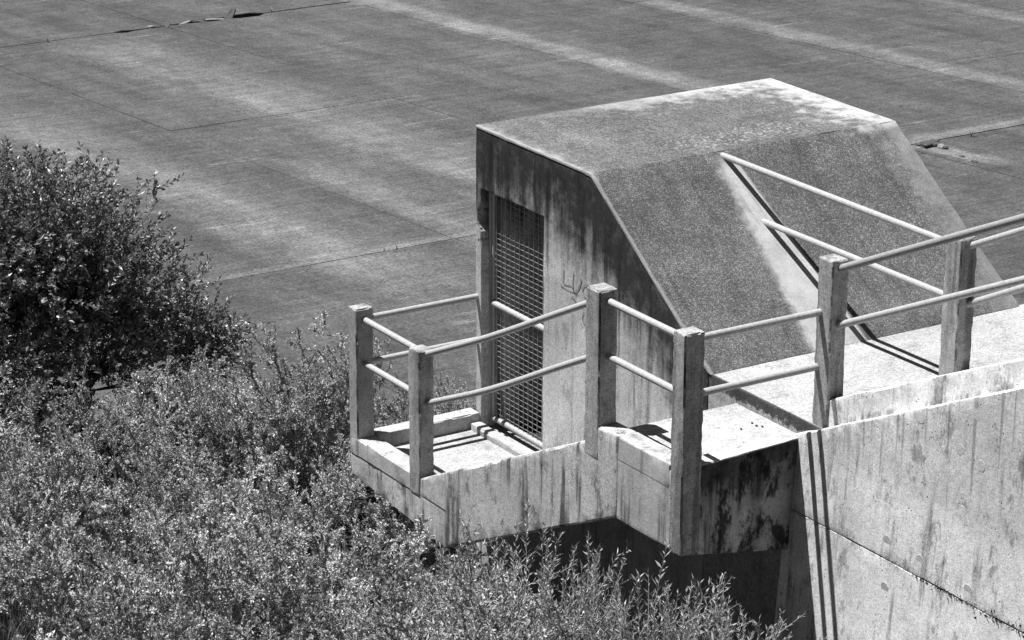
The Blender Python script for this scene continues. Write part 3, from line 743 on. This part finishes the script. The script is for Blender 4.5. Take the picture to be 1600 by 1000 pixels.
# narrow-leaved shrubs in front of the shaded base
def willow(seed, h, stems, spread):
    rg = np.random.default_rng(seed); V = []; F = []; P = []; D = []; LN = []; W = []
    for s in range(stems):
        a = rg.uniform(0, 6.283); e = rg.random() ** 0.5
        p = np.array([math.cos(a) * e * 0.15, math.sin(a) * e * 0.15, -0.05])
        d = unit(np.array([math.cos(a) * spread * e, math.sin(a) * spread * e, 1.0])); hh = h * (1.0 - 0.45 * e * rg.random()) * rg.uniform(0.75, 1.05)
        n = 12; r = 0.006; ph = rg.uniform(0, 6.28)
        for k_ in range(n):
            d = unit(d + rg.normal(0, 0.06, 3) + np.array([0, 0, 0.03])); q = p + d * hh / n; r2 = 0.006 * (1 - (k_ + 1) / n) + 0.0014
            ribbon_tube(V, F, p, q, r, r2); r = r2
            sub = [(p, q, d, 7, 1.0)]
            if k_ > 3 and rg.random() < 0.6:
                bd = unit(d * 0.8 + rg.normal(0, 0.5, 3)); be = p + bd * rg.uniform(0.10, 0.24); ribbon_tube(V, F, p, be, 0.0025, 0.001); sub.append((p, be, bd, 12, 0.8))
            if k_ < 2: sub = []
            for a0, b0, dd, cnt, sz in sub:
                for j in range(cnt):
                    f = (j + rg.random() * 0.6) / cnt; ph += 2.4
                    u = unit(np.cross(dd, (0.3, 0.9, 0.1))); w = np.cross(dd, u)
                    out = u * math.cos(ph) + w * math.sin(ph)
                    P.append(a0 + (b0 - a0) * f); D.append(dd * rg.uniform(0.5, 1.0) + out * rg.uniform(0.5, 0.95))
                    LN.append(rg.uniform(0.04, 0.092) * sz * (1 - 0.3 * k_ / n)); W.append(rg.uniform(0.0045, 0.008) * sz)
            p = q
    a = mesh_vf('stems', V, F); a.materials.append(M['pale_bark'])
    b = leaves_mesh('foliage', P, D, LN, W, 0.3, rg); b.materials.append(M['willow_leaf'])
    return a, b
wv = [willow(21, 1.5, 40, 0.75), willow(22, 1.3, 36, 0.85), willow(23, 1.4, 28, 0.7)]
def willow_thing(px, py, Y, var, label, hx=1.5):
    p = pix_to(px, py, 1, Y); z0 = bank_z(p.x, Y)
    o = tag(empty('narrow_leaved_shrub', (p.x, Y, z0)), label, 'shrub', 'narrow-leaved shrubs in front of the shaded base')
    s = (p.z - z0) / max(v.co.z for v in wv[var][0].vertices); o.scale = (max(0.6, s * 0.85), max(0.6, s * 0.85), s); o.rotation_euler.z = random.uniform(0, 6)
    for nm, me_ in (('stems', wv[var][0]), ('foliage', wv[var][1])):
        c = bpy.data.objects.new(nm, me_); col.objects.link(c); c.parent = o
for px, py, Y, var, label in (
        (826, 806, -2.2, 0, 'narrow-leaved shrub with the tallest shoot, tip reaching the flight of the landing'),
        (898, 858, -2.4, 2, 'narrow-leaved shrub right of the tallest one, its tips against the dark base'),
        (768, 872, -2.2, 1, 'narrow-leaved shrub next left of the tallest one, clear of the landing corner'),
        (742, 866, -0.7, 0, 'narrow-leaved shrub half under the lower landing, just right of its front corner'),
        (715, 900, -1.2, 1, 'low narrow-leaved shrub directly below the front corner of the lower landing'),
        (1058, 900, -3.9, 0, 'narrow-leaved shrub under the front corner of the upper landing'),
        (995, 910, -4.0, 1, 'low narrow-leaved shrub between the tallest one and the upper landing corner'),
        (1110, 938, -4.3, 1, 'narrow-leaved shrub under the blotched face of the upper landing'),
        (1165, 972, -4.6, 2, 'rightmost narrow-leaved shrub, its sprays next to the two rail shadows'),
        (690, 925, -3.0, 1, 'leafy narrow-leaved shrub leftmost of its row, below the left landing face'),
        (850, 935, -4.6, 0, 'bushy narrow-leaved shrub at the bottom edge, left of the dark base'),
        (960, 960, -5.0, 1, 'narrow-leaved shrub at the bottom edge below the dark gap'),
        (740, 945, -4.4, 2, 'bushy narrow-leaved shrub at the bottom edge below the lower landing corner'),
        (1060, 975, -5.2, 2, 'low narrow-leaved shrub at the bottom edge under the upper landing corner')):
    willow_thing(px, py, Y, var, label)

# broad-leaved tree at the left edge
def tree():
    rg = np.random.default_rng(5); V = []; F = []; P = []; D = []; LN = []; W = []
    base = np.array(pix_to(120, 690, 1, 8.3)); base[2] = bank_z(base[0], base[1]) - 0.05
    lobes = []
    for px, py, Y, rx, rz in ((20, 420, 8.4, 1.45, 1.30), (120, 400, 8.2, 1.20, 1.05), (215, 470, 8.1, 0.82, 0.82), (290, 530, 8.0, 0.62, 0.5), (335, 535, 7.9, 0.42, 0.3), (150, 545, 7.8, 1.05, 0.65),
                              (-120, 430, 8.6, 1.4, 1.4), (60, 330, 8.4, 0.95, 0.72), (-30, 560, 8.0, 1.1, 0.6)):
        lobes.append((np.array(pix_to(px, py, 1, Y)), rx, rz))
    def branch(a, b, ra, rb, n=6, wob=0.07):
        q = a
        mid = (a + b) / 2 + np.array([0, 0, -0.12 * np.linalg.norm(b - a)])
        for i in range(1, n + 1):
            t = i / n; s = (1 - t) ** 2 * a + 2 * t * (1 - t) * mid + t * t * b + rg.normal(0, wob, 3) * (t < 1) * np.linalg.norm(b - a) * 0.2
            ribbon_tube(V, F, q, s, ra + (rb - ra) * (t - 1 / n), ra + (rb - ra) * t); q = s
    fork = base + np.array([0.1, 0, 0.7])
    branch(base, fork, 0.085, 0.07, 3, 0.02)
    for c, rx, rz in lobes:
        hub = c - np.array([0, 0, rz * 0.45]); branch(fork, hub, 0.032 if rx > 0.7 else 0.014, 0.010, 7)
        vol = rx * rx * rz; nsp = int(330 * vol ** 0.75) + 60
        for s in range(nsp):
            u = unit(rg.normal(size=3)); rr_ = rg.random() ** 0.42
            lump = 0.80 + 0.55 * noise.noise(Vector(u * 2.9) + Vector(c))
            p = c + u * np.array([rx, rx, rz]) * rr_ * lump
            out = unit(u * 0.8 + np.array([0, 0, 0.55]) + rg.normal(0, 0.35, 3))
            ln = rg.uniform(0.16, 0.34) * (1.7 if rg.random() < 0.12 else 1); e = p + out * ln
            ribbon_tube(V, F, p, e, 0.004, 0.0015)
            if s % 4 == 0: branch(hub, p, 0.012, 0.004, 5, 0.12)
            m = int(rg.uniform(9, 15))
            for j in range(m):
                f = (j + 0.6) / m; a = rg.uniform(0, 6.283); ux = unit(np.cross(out, (0.2, 0.5, 0.8))); wx = np.cross(out, ux)
                dd = out * 0.75 + (ux * math.cos(a) + wx * math.sin(a)) * 0.8
                P.append(p + (e - p) * f); D.append(dd); LN.append(rg.uniform(0.05, 0.088)); W.append(rg.uniform(0.014, 0.023))
    root = tag(empty('broadleaf_tree', tuple(base)), 'dense dark broad-leaved small tree at the left edge, above the scrub', 'tree')
    link('trunk', mesh_vf('trunk', V, F), M['bark'], root)
    link('crown', leaves_mesh('crown', P, D, LN, W, 0.35, rg), M['tree_leaf'], root)
    print('tree leaves', len(P))
tree()

# dry grass between the shrubs
def grass():
    rg = np.random.default_rng(9); V = []; F = []
    n = 0
    while n < 2600:
        px, py = rg.uniform(-60, 760), rg.uniform(820, 1120)
        Y = rg.uniform(-6.5, 3.5); X = pix_to(px, py, 1, Y).x
        z = bank_z(X, Y); q = to_px((X, Y, z + 0.7))
        if not (-50 < q[0] < 800 and 800 < q[1] < 1060) or (X > -1.7 and Y > -6): continue
        a = rg.uniform(0, 6.283); h = rg.uniform(0.5, 1.15); lean = rg.uniform(0.1, 0.6); w = rg.uniform(0.002, 0.004)
        b = np.array([X, Y, z]); d = np.array([math.cos(a), math.sin(a), 0]); s = np.array([-d[1], d[0], 0]) * w; i = len(V)
        for t in (0, 0.4, 0.75, 1.0):
            c = b + d * lean * h * t * t + np.array([0, 0, h * t * (1 - 0.35 * t * lean)]); k2 = 1 - 0.85 * t
            V += [c + s * k2, c - s * k2]
        for j in range(3): F.append((i + 2 * j, i + 2 * j + 1, i + 2 * j + 3, i + 2 * j + 2))
        n += 1
    tag(link('dry_grass', mesh_vf('dry_grass', V, F), M['grass']), 'thin dry grass blades among the scrub at the bottom left', 'grass', kind='stuff')
grass()

# ------------------------------------------------------------------ small things on the apron
def on_apron(px, py):
    d = FW + RT * ((px - 800) / FPX) - UP * ((py - 500) / FPX)
    n = Vector((0, -PS, 1)); k0 = -4.0 - PS * 13.6
    return CAM + d * ((k0 - n.dot(CAM)) / n.dot(d))
lab = {0: 'largest dark broken concrete lump beside the pale stain right of the hut'}
for i, (px, py, s, m) in enumerate(((1452, 228, (0.28, 0.13, 0.07), 'dark_stone'), (1463, 229, (0.11, 0.08, 0.06), 'dark_stone'), (1471, 231, (0.10, 0.07, 0.05), 'stone'),
                                    (1477, 233, (0.07, 0.06, 0.04), 'dark_stone'), (1440, 226, (0.16, 0.07, 0.03), 'dark_stone'), (1503, 245, (0.08, 0.05, 0.02), 'dark_stone'), (1523, 253, (0.09, 0.05, 0.02), 'dark_stone'))):
    p = on_apron(px, py)
    o = chunk('concrete_lump', (0, 0, 0), s, M[m], None, 70 + i, 2); o.location = p + Vector((0, 0, s[2] * 0.4))
    o.rotation_euler.z = -0.55
    tag(o, ['largest dark broken concrete lump on the pale stain right of the hut', 'dark lump touching the right end of the largest broken lump', 'pale lump second right of the largest broken lump',
            'last dark lump at the right end of the broken row', 'flat dark lump at the left end of the broken row', 'small dark lump lying apart, halfway along the pale stain',
            'farthest small dark lump at the lower right end of the pale stain'][i], 'rubble', 'broken lumps on the apron right of the hut')
for i, (px, py, s, m) in enumerate(((235, 43, (0.10, 0.08, 0.04), 'stone'), (262, 40, (0.22, 0.06, 0.02), 'dark_stone'), (290, 36, (0.26, 0.06, 0.02), 'stone'), (310, 34, (0.24, 0.07, 0.03), 'dark_stone'),
                                    (335, 31, (0.25, 0.06, 0.02), 'stone'), (358, 27, (0.30, 0.10, 0.06), 'dark_stone'))):
    p = on_apron(px, py)
    o = chunk('joint_fragment', (0, 0, 0), s, M[m], None, 90 + i, 2); o.location = p + Vector((0, 0, 0.01))
    tag(o, ['pale leftmost fragment in the sprung joint at upper left', 'dark flat fragment second from the left in the sprung joint', 'long pale fragment third from the left in the sprung joint',
            'long dark fragment in the middle of the sprung joint', 'pale fragment just left of the tilted piece in the sprung joint', 'tilted dark fragment next to the open black gap'][i], 'rubble', 'fragments in the sprung joint at upper left')
    if i == 5: o.rotation_euler = (0.3, -0.5, 0.4)
def weed(px, py, h, n, label, seed):
    rg = np.random.default_rng(seed); V = []; F = []; b0 = np.array(on_apron(px, py))
    for k_ in range(n):
        a = rg.uniform(0, 6.283); d = np.array([math.cos(a), math.sin(a), 0]); s = np.array([-d[1], d[0], 0]) * 0.008; hh = h * rg.uniform(0.4, 1); i = len(V)
        for t in (0, 0.5, 1.0):
            c = b0 + d * 0.5 * hh * t * t + np.array([0, 0, hh * t]); V += [c + s * (1.05 - t), c - s * (1.05 - t)]
        for j in range(2): F.append((i + 2 * j, i + 2 * j + 1, i + 2 * j + 3, i + 2 * j + 2))
    tag(link('weed', mesh_vf('weed', V, F), M['grass']), label, 'weed', 'weeds in the joints of the apron')
for i, (px, py, h, label) in enumerate(((75, 66, 0.3, 'pale weed in the slab joint at the far upper left'), (424, 19, 0.25, 'weed in the joint right of the open gap'), (620, 388, 0.16, 'small weed in the joint left of the mesh door'),
                                        (1518, 214, 0.3, 'thin upright weed in the joint right of the broken lumps'), (600, 392, 0.10, 'lowest weed left of the mesh door, in the same joint as a taller one'))):
    weed(px, py, h * 0.6, 14, label, i)
# grit on the upper landing
for i, (px, py) in enumerate(((1175, 662), (1182, 666), (1191, 667), (1158, 671))):
    p = pix_to(px, py, 2, -0.134)
    o = chunk('pebble', (0, 0, 0), (0.014, 0.012, 0.010), M['dark_stone'], None, 200 + i, 1); o.location = p + Vector((0, 0, 0.006))
    tag(o, ('leftmost of three dark pebbles close together on the white upper landing floor', 'middle of three dark pebbles close together on the white upper landing floor',
            'rightmost of three dark pebbles close together on the white upper landing floor', 'dark pebble lying apart to the left on the white upper landing floor')[i], 'pebble', 'pebbles on the upper landing')
